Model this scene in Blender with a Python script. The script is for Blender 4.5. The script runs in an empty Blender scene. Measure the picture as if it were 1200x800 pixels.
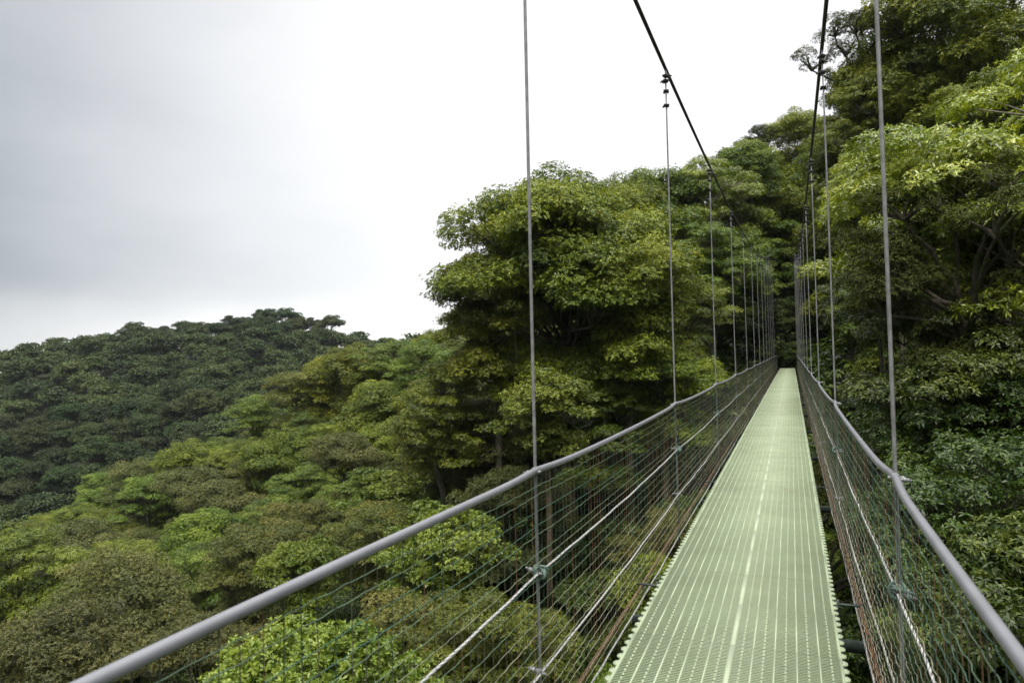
import bpy, math, random
import numpy as np
from mathutils import Matrix, Vector

random.seed(7)
R_ = math.radians
scene = bpy.context.scene
COL = scene.collection

# ------------------------------------------------------------------ camera frame
# origin = the photographer's eye, +Y along the bridge, +X to its right, +Z up (metres)
F_PX, YAW, PITCH, ROLL = 800.0, 0.38812, 0.03501, -0.02106
c, s = math.cos(YAW), math.sin(YAW)
Rv = np.array([c, s, 0.0]); Fv = np.array([-s, c, 0.0]); Uv = np.array([0, 0, 1.0])
F2 = Fv * math.cos(PITCH) + Uv * math.sin(PITCH)
U2 = Uv * math.cos(PITCH) - Fv * math.sin(PITCH)
R3 = Rv * math.cos(ROLL) + U2 * math.sin(ROLL)
U3 = U2 * math.cos(ROLL) - Rv * math.sin(ROLL)

def at(u, v, d):
    """place in the valley seen along one line of sight of a 1200 x 800 survey picture, d metres ahead"""
    return d * (F2 + R3 * ((u - 600) / F_PX) + U3 * ((400 - v) / F_PX))

def uvd(P):
    P = np.asarray(P, float)
    d = P @ F2
    return 600 + F_PX * (P @ R3) / d, 400 - F_PX * (P @ U3) / d, d

cam_d = bpy.data.cameras.new('camera')
cam = bpy.data.objects.new('camera', cam_d); COL.objects.link(cam)
cam_d.sensor_width = 36.0; cam_d.lens = 24.0
cam_d.clip_start = 0.05; cam_d.clip_end = 6000
cam_d.dof.use_dof = True; cam_d.dof.focus_distance = 10.0; cam_d.dof.aperture_fstop = 5.6
M = Matrix.Identity(4)
for i in range(3):
    M[i][0] = R3[i]; M[i][1] = U3[i]; M[i][2] = -F2[i]
cam.matrix_world = M
scene.camera = cam

# ------------------------------------------------------------------ helpers
def tag(o, label=None, cat=None, group=None, kind=None):
    if label: o['label'] = label
    if cat: o['category'] = cat
    if group: o['group'] = group
    if kind: o['kind'] = kind
    return o

def link(name, mesh, parent=None):
    o = bpy.data.objects.new(name, mesh); COL.objects.link(o)
    if parent is not None: o.parent = parent
    return o

def empty(name, loc=(0, 0, 0)):
    o = bpy.data.objects.new(name, None); COL.objects.link(o)
    o.empty_display_size = 0.3; o.location = loc
    return o

def mesh_np(name, V, F, mat, smooth=False, tint=None):
    """V (n,3), F (m,k) all faces with k corners"""
    me = bpy.data.meshes.new(name)
    V = np.ascontiguousarray(V, dtype=np.float32); F = np.ascontiguousarray(F, dtype=np.int32)
    n, k = F.shape
    me.vertices.add(len(V)); me.vertices.foreach_set('co', V.ravel())
    me.loops.add(n * k); me.loops.foreach_set('vertex_index', F.ravel())
    me.polygons.add(n)
    me.polygons.foreach_set('loop_start', np.arange(0, n * k, k, dtype=np.int32))
    me.polygons.foreach_set('loop_total', np.full(n, k, dtype=np.int32))
    if smooth: me.polygons.foreach_set('use_smooth', np.ones(n, dtype=bool))
    if tint is not None:
        a = me.attributes.new('tint', 'FLOAT', 'FACE')
        a.data.foreach_set('value', np.ascontiguousarray(tint, dtype=np.float32))
    me.update(calc_edges=True)
    if mat: me.materials.append(mat)
    return me

class MB:
    """collects quads"""
    def __init__(self): self.V = []; self.F = []; self.T = []; self.n = 0
    def add(self, V, F, tint=0.5):
        V = np.asarray(V, float); F = np.asarray(F, int)
        self.V.append(V); self.F.append(F + self.n); self.n += len(V)
        self.T.append(np.full(len(F), tint))
    def box(self, lo, hi, tint=0.5):
        x0, y0, z0 = lo; x1, y1, z1 = hi
        V = [(x0,y0,z0),(x1,y0,z0),(x1,y1,z0),(x0,y1,z0),(x0,y0,z1),(x1,y0,z1),(x1,y1,z1),(x0,y1,z1)]
        F = [(0,3,2,1),(4,5,6,7),(0,1,5,4),(1,2,6,5),(2,3,7,6),(3,0,4,7)]
        self.add(V, F, tint)
    def tube(self, P, rad, n=8, cap=True, tint=0.5):
        P = np.asarray(P, float); m = len(P)
        rad = np.broadcast_to(np.asarray(rad, float), (m,))
        T = np.gradient(P, axis=0); T /= np.linalg.norm(T, axis=1)[:, None] + 1e-12
        ref = np.array([0, 0, 1.0]) if abs(T[:, 2]).mean() < 0.8 else np.array([1.0, 0, 0])
        A = np.cross(T, ref); A /= np.linalg.norm(A, axis=1)[:, None] + 1e-12
        B = np.cross(A, T)
        th = np.arange(n) / n * 2 * math.pi
        V = (P[:, None] + rad[:, None, None] * (A[:, None] * np.cos(th)[None, :, None] + B[:, None] * np.sin(th)[None, :, None])).reshape(-1, 3)
        i = np.arange(m - 1)[:, None] * n; j = np.arange(n)[None]; j2 = (j + 1) % n
        F = np.stack([i + j, i + j2, i + n + j2, i + n + j], -1).reshape(-1, 4)
        F = list(map(tuple, F[:, ::-1]))
        if cap:
            V = np.vstack([V, P[0], P[-1]]); e0 = m * n; e1 = e0 + 1; b = (m - 1) * n
            for q in range(0, n, 2):
                F.append((e0, q, (q + 1) % n, (q + 2) % n)); F.append((e1, b + (q + 2) % n, b + (q + 1) % n, b + q))
        self.add(V, np.array(F), tint)
    def build(self, name, mat, parent=None, smooth=False):
        return link(name, self.mesh(name, mat, smooth), parent)
    def mesh(self, name, mat, smooth=False):
        return mesh_np(name, np.vstack(self.V), np.vstack(self.F), mat, smooth, np.concatenate(self.T))

# ------------------------------------------------------------------ materials
def new_mat(name):
    m = bpy.data.materials.new(name); m.use_nodes = True
    nt = m.node_tree; nt.nodes.clear()
    out = nt.nodes.new('ShaderNodeOutputMaterial')
    return m, nt, out

def N(nt, kind, **kw):
    n = nt.nodes.new(kind)
    for k, v in kw.items():
        if k in n.inputs: n.inputs[k].default_value = v
        else: setattr(n, k, v)
    return n

def ramp(nt, stops):
    r = nt.nodes.new('ShaderNodeValToRGB'); e = r.color_ramp.elements
    while len(e) < len(stops): e.new(0.5)
    for el, (p, col) in zip(e, stops):
        el.position = p; el.color = (*col, 1)
    return r

def leaf_mat(name, cols, rough=0.42, trans=0.22, spec=0.4, var=0.18, hue=0.02):
    m, nt, out = new_mat(name); L = nt.links.new
    at_ = N(nt, 'ShaderNodeAttribute', attribute_name='tint')
    r = ramp(nt, [(i / (len(cols) - 1), cc) for i, cc in enumerate(cols)])
    L(at_.outputs['Fac'], r.inputs[0])
    oi = N(nt, 'ShaderNodeObjectInfo')
    mr = N(nt, 'ShaderNodeMapRange'); L(oi.outputs['Random'], mr.inputs[0])
    mr.inputs[3].default_value = 1 - var; mr.inputs[4].default_value = 1 + var
    mh = N(nt, 'ShaderNodeMath', operation='MULTIPLY_ADD'); L(oi.outputs['Random'], mh.inputs[0])
    mh.inputs[1].default_value = 7.31; mh.inputs[2].default_value = 0
    fr = N(nt, 'ShaderNodeMath', operation='FRACT'); L(mh.outputs[0], fr.inputs[0])
    mh2 = N(nt, 'ShaderNodeMapRange'); L(fr.outputs[0], mh2.inputs[0])
    mh2.inputs[3].default_value = 0.5 - hue; mh2.inputs[4].default_value = 0.5 + hue
    hs = N(nt, 'ShaderNodeHueSaturation'); L(mh2.outputs[0], hs.inputs['Hue']); L(mr.outputs[0], hs.inputs['Value']); L(r.outputs[0], hs.inputs['Color'])
    p = N(nt, 'ShaderNodeBsdfPrincipled', Roughness=rough)
    p.inputs['Specular IOR Level'].default_value = spec
    L(hs.outputs[0], p.inputs['Base Color'])
    t = N(nt, 'ShaderNodeBsdfTranslucent')
    br = N(nt, 'ShaderNodeMixRGB', blend_type='MULTIPLY'); br.inputs[0].default_value = 1
    L(hs.outputs[0], br.inputs[1]); br.inputs[2].default_value = (1.5, 1.35, 0.6, 1)
    L(br.outputs[0], t.inputs[0])
    mx = N(nt, 'ShaderNodeMixShader'); mx.inputs[0].default_value = trans
    L(p.outputs[0], mx.inputs[1]); L(t.outputs[0], mx.inputs[2]); L(mx.outputs[0], out.inputs[0])
    return m

def bark_mat(name, c1, c2, moss, amount=0.5):
    m, nt, out = new_mat(name); L = nt.links.new
    tc = N(nt, 'ShaderNodeTexCoord')
    n1 = N(nt, 'ShaderNodeTexNoise', Scale=5.0, Detail=6.0); L(tc.outputs['Object'], n1.inputs['Vector'])
    n2 = N(nt, 'ShaderNodeTexNoise', Scale=1.3, Detail=4.0); L(tc.outputs['Object'], n2.inputs['Vector'])
    r1 = ramp(nt, [(0.3, c1), (0.7, c2)]); L(n1.outputs[0], r1.inputs[0])
    r2 = ramp(nt, [(0.62 - amount * 0.3, (0, 0, 0)), (0.72 - amount * 0.3, (1, 1, 1))]); L(n2.outputs[0], r2.inputs[0])
    mx = N(nt, 'ShaderNodeMixRGB'); L(r2.outputs[0], mx.inputs[0]); L(r1.outputs[0], mx.inputs[1]); mx.inputs[2].default_value = (*moss, 1)
    p = N(nt, 'ShaderNodeBsdfPrincipled', Roughness=0.9); L(mx.outputs[0], p.inputs['Base Color'])
    b = N(nt, 'ShaderNodeBump', Strength=0.8, Distance=0.05); L(n1.outputs[0], b.inputs['Height']); L(b.outputs[0], p.inputs['Normal'])
    L(p.outputs[0], out.inputs[0])
    return m

def metal_mat(name, col, rough=0.45, metallic=0.0, noise=0.25, scale=14.0, dirt=None):
    m, nt, out = new_mat(name); L = nt.links.new
    g = N(nt, 'ShaderNodeNewGeometry')
    n1 = N(nt, 'ShaderNodeTexNoise', Scale=scale, Detail=5.0); L(g.outputs['Position'], n1.inputs['Vector'])
    dk = tuple(x * (1 - noise) for x in col) if dirt is None else dirt
    r = ramp(nt, [(0.35, dk), (0.6, col), (0.8, tuple(min(1, x * (1 + noise * 0.6)) for x in col))])
    L(n1.outputs[0], r.inputs[0])
    p = N(nt, 'ShaderNodeBsdfPrincipled', Roughness=rough, Metallic=metallic); L(r.outputs[0], p.inputs['Base Color'])
    b = N(nt, 'ShaderNodeBump', Strength=0.15, Distance=0.004); L(n1.outputs[0], b.inputs['Height']); L(b.outputs[0], p.inputs['Normal'])
    L(p.outputs[0], out.inputs[0])
    return m

def rope_mat(name, c1, c2, pitch=0.035):
    m, nt, out = new_mat(name); L = nt.links.new
    g = N(nt, 'ShaderNodeNewGeometry')
    sep = N(nt, 'ShaderNodeSeparateXYZ'); L(g.outputs['Position'], sep.inputs[0])
    sn = N(nt, 'ShaderNodeSeparateXYZ'); L(g.outputs['Normal'], sn.inputs[0])
    ang = N(nt, 'ShaderNodeMath', operation='ARCTAN2'); L(sn.outputs[2], ang.inputs[0]); L(sn.outputs[0], ang.inputs[1])
    my = N(nt, 'ShaderNodeMath', operation='MULTIPLY'); L(sep.outputs[1], my.inputs[0]); my.inputs[1].default_value = 2 * math.pi / pitch
    ad = N(nt, 'ShaderNodeMath', operation='MULTIPLY_ADD'); L(ang.outputs[0], ad.inputs[0]); ad.inputs[1].default_value = 3.0; L(my.outputs[0], ad.inputs[2])
    si = N(nt, 'ShaderNodeMath', operation='SINE'); L(ad.outputs[0], si.inputs[0])
    mr = N(nt, 'ShaderNodeMapRange'); L(si.outputs[0], mr.inputs[0]); mr.inputs[1].default_value = -1
    r = ramp(nt, [(0.1, c1), (0.45, c2)]); L(mr.outputs[0], r.inputs[0])
    p = N(nt, 'ShaderNodeBsdfPrincipled', Roughness=0.6); L(r.outputs[0], p.inputs['Base Color'])
    b = N(nt, 'ShaderNodeBump', Strength=0.6, Distance=0.003); L(mr.outputs[0], b.inputs['Height']); L(b.outputs[0], p.inputs['Normal'])
    L(p.outputs[0], out.inputs[0])
    return m

def tint_mat(name, stops, rough=0.5):
    m, nt, out = new_mat(name); L = nt.links.new
    a = N(nt, 'ShaderNodeAttribute', attribute_name='tint')
    r = ramp(nt, stops); r.color_ramp.interpolation = 'CONSTANT'; L(a.outputs['Fac'], r.inputs[0])
    g = N(nt, 'ShaderNodeNewGeometry')
    n1 = N(nt, 'ShaderNodeTexNoise', Scale=6.0, Detail=4.0); L(g.outputs['Position'], n1.inputs['Vector'])
    mr = N(nt, 'ShaderNodeMapRange'); L(n1.outputs[0], mr.inputs[0]); mr.inputs[1].default_value = .3; mr.inputs[2].default_value = .7
    mr.inputs[3].default_value = .65; mr.inputs[4].default_value = 1.25
    hs = N(nt, 'ShaderNodeHueSaturation'); L(mr.outputs[0], hs.inputs['Value']); L(r.outputs[0], hs.inputs['Color'])
    p = N(nt, 'ShaderNodeBsdfPrincipled', Roughness=rough); L(hs.outputs[0], p.inputs['Base Color'])
    L(p.outputs[0], out.inputs[0])
    return m

def deck_mat():
    m, nt, out = new_mat('pale_green_grating'); L = nt.links.new
    g = N(nt, 'ShaderNodeNewGeometry')
    a = N(nt, 'ShaderNodeAttribute', attribute_name='tint')
    r = ramp(nt, [(0.0, (0.247, 0.303, 0.19)), (0.5, (0.274, 0.333, 0.212)), (1.0, (0.322, 0.378, 0.258))]); L(a.outputs['Fac'], r.inputs[0])
    n1 = N(nt, 'ShaderNodeTexNoise', Scale=2.2, Detail=7.0, Roughness=0.65); L(g.outputs['Position'], n1.inputs['Vector'])
    mr = N(nt, 'ShaderNodeMapRange'); L(n1.outputs[0], mr.inputs[0]); mr.inputs[1].default_value = .3; mr.inputs[2].default_value = .7
    mr.inputs[3].default_value = .86; mr.inputs[4].default_value = 1.1
    hs = N(nt, 'ShaderNodeHueSaturation'); L(mr.outputs[0], hs.inputs['Value']); L(r.outputs[0], hs.inputs['Color'])
    mp = N(nt, 'ShaderNodeMapping'); mp.inputs['Scale'].default_value = (3.5, 0.8, 1); L(g.outputs['Position'], mp.inputs[0])
    n2 = N(nt, 'ShaderNodeTexNoise', Scale=1.6, Detail=6.0, Roughness=0.7); L(mp.outputs[0], n2.inputs['Vector'])
    r2 = ramp(nt, [(0.6, (0, 0, 0)), (0.8, (0.55, 0.55, 0.55))]); L(n2.outputs[0], r2.inputs[0])
    mx = N(nt, 'ShaderNodeMixRGB'); L(r2.outputs[0], mx.inputs[0]); L(hs.outputs[0], mx.inputs[1]); mx.inputs[2].default_value = (.27, .23, .10, 1)
    oi = N(nt, 'ShaderNodeObjectInfo')
    m3 = N(nt, 'ShaderNodeMapRange'); L(oi.outputs['Random'], m3.inputs[0]); m3.inputs[3].default_value = .95; m3.inputs[4].default_value = 1.05
    h2 = N(nt, 'ShaderNodeHueSaturation'); L(m3.outputs[0], h2.inputs['Value']); L(mx.outputs[0], h2.inputs['Color'])
    p = N(nt, 'ShaderNodeBsdfPrincipled', Roughness=0.55); L(h2.outputs[0], p.inputs['Base Color'])
    L(p.outputs[0], out.inputs[0])
    return m

MAT = dict(
    clumpy=leaf_mat('glossy_green_leaves', [(0.0399, 0.0688, 0.0074), (0.0997, 0.1429, 0.0126), (0.1770, 0.2193, 0.0189), (0.2867, 0.3123, 0.0336)], rough=.42, spec=.35),
    layered=leaf_mat('lance_leaves', [(0.0584, 0.1016, 0.0088), (0.1435, 0.2033, 0.0154), (0.2244, 0.2880, 0.0242), (0.3366, 0.3751, 0.0495)], rough=.32, spec=.6),
    olive=leaf_mat('olive_leaves', [(0.0318, 0.0473, 0.0095), (0.0678, 0.0864, 0.0179), (0.1101, 0.1255, 0.0284), (0.1695, 0.1707, 0.0451)], rough=.5),
    russet=leaf_mat('russet_leaves', [(0.0385, 0.0594, 0.0088), (0.0851, 0.1092, 0.0160), (0.1332, 0.1485, 0.0256), (0.1961, 0.1878, 0.0416)], rough=.48),
    feathery=leaf_mat('mid_green_leaves', [(0.0378, 0.0676, 0.0063), (0.0896, 0.1329, 0.0107), (0.1493, 0.1983, 0.0171), (0.2239, 0.2724, 0.0296)], rough=.45),
    bigleaf=leaf_mat('fresh_green_leaves', [(0.0589, 0.0920, 0.0100), (0.1235, 0.1619, 0.0160), (0.1852, 0.2254, 0.0260), (0.2660, 0.2944, 0.0480)], rough=.36),
    mossy=leaf_mat('moss_and_fern', [(.022, .030, .006), (.040, .054, .010), (.062, .078, .015), (.088, .096, .024)], rough=.8, trans=.12, spec=.2),
    shade=leaf_mat('shade_darkened_leaves', [(0.0229, 0.0432, 0.0070), (0.0457, 0.0756, 0.0100), (0.0748, 0.1145, 0.0150), (0.1247, 0.1620, 0.0270)], rough=.42),  # leaf colour darkened to stand in for shade under the trees
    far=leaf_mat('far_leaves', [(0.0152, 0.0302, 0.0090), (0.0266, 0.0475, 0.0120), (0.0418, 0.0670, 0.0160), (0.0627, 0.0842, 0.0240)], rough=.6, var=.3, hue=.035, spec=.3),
    bark=bark_mat('mossy_bark', (.035, .028, .02), (.10, .085, .065), (.035, .045, .012), .5),
    pale_bark=bark_mat('pale_bark', (.10, .085, .065), (.26, .23, .19), (.06, .07, .025), .3),
    deck=deck_mat(),
    rail=metal_mat('grey_pipe', (.165, .170, .190), rough=.38, noise=.14, scale=9),
    galv=metal_mat('galvanised_steel', (.27, .28, .29), rough=.42, metallic=.35, noise=.3, scale=30),
    rod=metal_mat('dull_steel_rod', (.25, .255, .26), rough=.5, metallic=.2, noise=.3, scale=22),
    cable=metal_mat('weathered_main_cable', (.055, .050, .047), rough=.7, noise=.4, scale=18),
    steel=metal_mat('dark_green_steel', (.025, .04, .032), rough=.55, noise=.35, scale=8),
    rust=metal_mat('rusty_cable_steel', (.19, .085, .038), rough=.8, noise=.5, scale=5, dirt=(.18, .10, .06)),
    rope=rope_mat('white_twisted_rope', (.20, .20, .19), (.50, .50, .48)),
    cord=metal_mat('green_cord', (.12, .19, .155), rough=.6, noise=.3, scale=40),
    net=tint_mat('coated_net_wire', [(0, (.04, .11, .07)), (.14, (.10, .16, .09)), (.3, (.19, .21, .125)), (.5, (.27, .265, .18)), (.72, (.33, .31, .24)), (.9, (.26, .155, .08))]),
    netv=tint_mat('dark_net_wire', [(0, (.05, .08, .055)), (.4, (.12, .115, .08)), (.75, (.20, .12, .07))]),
)

# ------------------------------------------------------------------ the bridge
CX = -0.344; S2 = 0.69; ZR = -0.51; ZD = -1.537
XD0, XD1 = CX - 0.505, CX + 0.525
BAY = 3.809; YL0, YR0 = 2.769, 2.953
SL, CV = 0.0163, -2e-5
def dz(Y): return SL * Y + CV * Y * Y
Y0B, Y1B = -5.0, 58.5
bridge = empty('suspension_bridge', (0, 0, 0))
tag(bridge, 'long narrow suspension footbridge with pale green grating deck and wire net sides', 'bridge')

# deck panels: transverse bars, ribs, dashes and edge tabs
PL = 0.595
def panel_mesh():
    b = MB(); W = XD1 - XD0; nb = 35; pit = PL / nb
    for i in range(nb):
        y = -PL / 2 + (i + .5) * pit
        b.box((0.008, y - .0031, -.0034), (W - .008, y + .0031, 0), .5)
    # fine joint between neighbouring panels is a missing width of bar
    half = W / 2
    for k in range(11):
        x = W * k / 10
        if k == 0 or k == 10:
            x0 = 0 if k == 0 else W - .014
            b.box((x0, -PL / 2 + .001, -.024), (x0 + .014, PL / 2 - .001, .0015), .55)
        else:
            w = .0120 if k == 5 else .0034
            b.box((x - w, -PL / 2 + .0001, -.024), (x + w, PL / 2 - .0001, .0016), 1.0)
    nd = 14
    for k in range(10):
        x = W * (k + .5) / 10
        for j in range(nd):
            y = -PL / 2 + (j + .5) * PL / nd
            b.box((x - .0044, y - .009, -.014), (x + .0044, y + .009, .0011), .8)
    nt = 7
    for sx in (0, 1):
        for j in range(nt):
            y = -PL / 2 + (j + .5) * PL / nt
            for q, (e, hy) in enumerate(((.011, .024), (.018, .020), (.022, .012))):
                x0, x1 = (-e, .003 + q * .001) if sx == 0 else (W - .003 - q * .001, W + e)
                b.box((x0, y - hy, -.010 + q * .001), (x1, y + hy, .0008 - q * .0007), .7)
    return b.mesh('deck_panel', MAT['deck'])
pm = panel_mesh()
npan = 100
for i in range(npan):
    Y = -2.2 + (i + .5) * (PL + .0008)
    o = link('deck_panel', pm, bridge)
    o.location = (XD0 + random.uniform(-.001, .001), Y, ZD + dz(Y) + random.uniform(-.0004, .0004))
    o.rotation_euler = (math.atan(SL + 2 * CV * Y), 0, random.uniform(-.001, .001))
for x in (XD0 + .12, XD0 + .50, XD1 - .16):
    ys = np.linspace(-2.2, 57.6, 60); b = MB()
    for a, e in zip(ys[:-1], ys[1:]):
        b.box((x, a + .0005, ZD + dz(a) - .115), (x + .05, e - .0005, ZD + dz(a) - .03))
    b.build('stringer', MAT['steel'], bridge)

def hang_ys(y0):
    return [y0 + BAY * k for k in range(-2, 13)]
HL, HR = hang_ys(YL0), hang_ys(YR0)
def railz(Y, y0):
    t = ((Y - y0) / BAY) % 1.0
    tt = np.minimum(t, 1 - t)
    return ZR + dz(Y) - (.012 * (1 - np.exp(-tt / .10))) - .010 * np.sin(math.pi * t) * (1 if y0 == YR0 else np.where(Y < YL0, -2.2, 1.0)) + .012
def railx(Y, y0, side):
    t = ((Y - y0) / BAY) % 1.0
    tt = np.minimum(t, 1 - t)
    return CX + side * (S2 - .015 + .015 * np.exp(-(tt / .06) ** 2))

def cablez(Y):
    Yc = np.minimum(Y, 42.0)
    return 2.72 + .0023 * (Yc - 6) ** 2 + .0163 * 6 + .006 * (Yc - 6) + .09 * (Y - Yc)

clip_m = None
def clip_mesh():
    b = MB()
    # U-bolt wire rope clip: saddle, two legs with nuts
    b.box((-.022, -.010, -.012), (.022, .012, .012))
    for sx in (-.016, .016):
        b.tube([(sx, -.012, 0), (sx, .05, 0)], .0055, 6)
        b.tube([(sx, .018, 0), (sx, .032, 0)], .0105, 6)
    th = np.linspace(0, math.pi, 9)
    b.tube(np.stack([.016 * np.cos(th), -.012 - .016 * np.sin(th), 0 * th], 1), .0055, 6)
    return b.mesh('wire_clip', MAT['galv'], False)
clip_m = clip_mesh()
dark_clip = clip_m.copy(); dark_clip.materials.clear(); dark_clip.materials.append(MAT['cable'])
def knot_mesh():
    b = MB(); rr = random.Random(3)
    for k in range(4):
        th = np.linspace(0, 2 * math.pi, 13); r = .022 + .006 * k * .5
        ax = rr.uniform(-.6, .6)
        P = np.stack([r * np.cos(th), .012 * np.sin(th * 2 + k) + (k - 1.5) * .008, r * np.sin(th)], 1)
        P[:, 2] += ax * P[:, 1]
        b.tube(P, .006, 6, cap=False)
    return b.mesh('cord_lashing', MAT['cord'], True)
knot_m = knot_mesh()

for side, hs, y0 in ((-1, HL, YL0), (1, HR, YR0)):
    # handrail pipe
    ys = np.arange(Y0B, Y1B - 1.2, .06)
    P = np.stack([railx(ys, y0, side), ys, railz(ys, y0)], 1)
    b = MB(); b.tube(P, .0140, 14)
    rail = b.build('handrail', MAT['rail'], bridge, True)
    for Y in hs:                                    # sleeve collar where two pipe lengths meet at a hanger
        if Y < -4 or Y > 56: continue
        q = np.linspace(Y - .03, Y + .03, 5)
        cb = MB(); cb.tube(np.stack([railx(q, y0, side), q, railz(q, y0)], 1), [.0141, .0165, .0165, .0165, .0141], 14)
        cb.build('sleeve', MAT['rail'], rail, True)
    # main cable
    ys = np.linspace(-14, 54, 120)
    b = MB(); b.tube(np.stack([0 * ys + CX + side * S2, ys, cablez(ys)], 1), .0165, 10)
    b.build('main_cable', MAT['cable'], bridge, True)
    # hangers with clips
    for Y in hs:
        top = cablez(Y); bot = ZD + dz(Y) - .30
        b = MB(); jx = random.uniform(-.004, .004)
        q = np.linspace(0, 1, 8)
        b.tube(np.stack([CX + side * S2 + jx * np.sin(q * 3.1), Y + 0 * q, top + (bot - top) * q], 1), .0075, 8)
        th = np.linspace(0, 2 * math.pi, 13)
        b.tube(np.stack([CX + side * S2 + 0 * th, Y + .024 * np.cos(th), top + .026 * np.sin(th)], 1), .007, 6, cap=False)
        sp = b.build('suspender', MAT['rod'], bridge, True)
        for k, dzz in enumerate((.07, .12, .22, .36)):
            cl = link('wire_clip', dark_clip, sp); cl.location = (CX + side * S2, Y, top - dzz); cl.rotation_euler = (0, 0, random.uniform(-1.2, 1.2)); cl.scale = (1.1,) * 3
        cl = link('wire_clip', clip_m, sp); cl.location = (CX + side * (S2 + .006), Y, ZR + dz(Y) + .005)
        cl.rotation_euler = (random.uniform(-.2, .2), 0, -side * math.pi / 2 + random.uniform(-.3, .3)); cl.scale = (.95,) * 3
        for zz in (ZR - .42, ZR - .84):
            cl = link('wire_clip', clip_m, sp); cl.location = (CX + side * (S2 + .004), Y, zz + dz(Y))
            cl.rotation_euler = (random.uniform(-.4, .4), .3, -side * math.pi / 2 + random.uniform(-.4, .4))
            if zz < ZR - .5: continue
            kn = link('cord_lashing', knot_m, sp); kn.location = (CX + side * (S2 - .006), Y, zz + dz(Y)); kn.rotation_euler = (random.uniform(-.5, .5), random.uniform(0, 6), 0)
    # lengthwise ropes
    ys = np.arange(Y0B, Y1B - 1, .19)
    def lane(zoff, sag, xoff, seed, wig=.003):
        rr = np.random.RandomState(seed)
        t = ((ys - y0) / BAY) % 1.0
        return np.stack([CX + side * (S2 + xoff) + rr.normal(0, wig, len(ys)) * .6, ys, zoff + dz(ys) - sag * np.sin(math.pi * t) + rr.normal(0, wig * .3, len(ys))], 1)
    for zoff, sag in ((ZR - .42, .02), (ZR - .84, .02)):
        b = MB(); b.tube(lane(zoff, sag, -.008, 5), .0050, 8); b.build('guard_rope', MAT['rope'], bridge, True)
    b = MB(); b.tube(lane(ZD - .19, .012, -.006, 6), .0052, 8); b.build('edge_rope', MAT['rope'], bridge, True)
    for k in range(2):
        b = MB(); b.tube(lane(ZD - .12 + .035 * k, .012, .004 - .006 * k, 10 + k, .0022), .0030, 6); b.build('rusty_cable', MAT['rust'], bridge, True)
    # wire netting: crimped lengthwise wires and thin upright wires
    rr = np.random.RandomState(20 + side)
    ys = np.arange(Y0B, Y1B - 2.0, .03)
    b = MB(); nl = 22
    bow = lambda f: .0
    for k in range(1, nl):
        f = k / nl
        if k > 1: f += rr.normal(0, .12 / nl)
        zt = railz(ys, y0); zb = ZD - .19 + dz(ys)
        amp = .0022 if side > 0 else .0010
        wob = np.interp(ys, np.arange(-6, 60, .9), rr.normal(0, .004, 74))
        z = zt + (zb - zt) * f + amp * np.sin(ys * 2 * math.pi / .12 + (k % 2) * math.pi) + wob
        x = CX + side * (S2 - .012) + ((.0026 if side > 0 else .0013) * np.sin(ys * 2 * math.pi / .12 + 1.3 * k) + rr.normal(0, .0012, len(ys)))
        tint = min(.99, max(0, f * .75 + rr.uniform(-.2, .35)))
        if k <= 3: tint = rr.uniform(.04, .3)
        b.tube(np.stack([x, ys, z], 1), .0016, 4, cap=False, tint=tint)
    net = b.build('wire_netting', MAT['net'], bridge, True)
    b = MB()
    for Y in np.arange(Y0B, Y1B - 2.1, .06):
        Y = Y + rr.normal(0, .003)
        q = np.linspace(0, 1, 5)
        zt = float(railz(np.array([Y]), y0)[0]); zb = ZD - .19 + dz(Y)
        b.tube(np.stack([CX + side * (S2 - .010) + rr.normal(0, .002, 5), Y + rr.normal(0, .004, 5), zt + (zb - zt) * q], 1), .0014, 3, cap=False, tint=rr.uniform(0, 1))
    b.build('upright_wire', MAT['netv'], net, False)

for k in range(-1, 30, 2):
    Y = YL0 + BAY * k / 2
    b = MB(); z = ZD + dz(Y) - .27
    b.box((CX - S2 - .03, Y - .022, z - .05), (CX + S2 + .03, Y + .022, z + .012))
    for x in (XD0 + .125, XD0 + .505, XD1 - .155):
        b.box((x, Y - .015, z + .012), (x + .035, Y + .015, ZD + dz(Y) - .118))
    if k % 2 == 1:
        for sx in (-1, 1):
            x = CX + sx * (S2 - .135)
            b.box((x - .012, Y + .035, z - .04), (x + .012, Y + .055, ZD + dz(Y) - .03))
        b.box((CX - S2 + .01, Y - .012, ZD + dz(Y) - .046), (XD0 - .001, Y + .012, ZD + dz(Y) - .038))
        b.box((XD1 + .001, Y - .012, ZD + dz(Y) - .046), (CX + S2 - .01, Y + .012, ZD + dz(Y) - .038))
    b.build('cross_beam', MAT['steel'], bridge)

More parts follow.
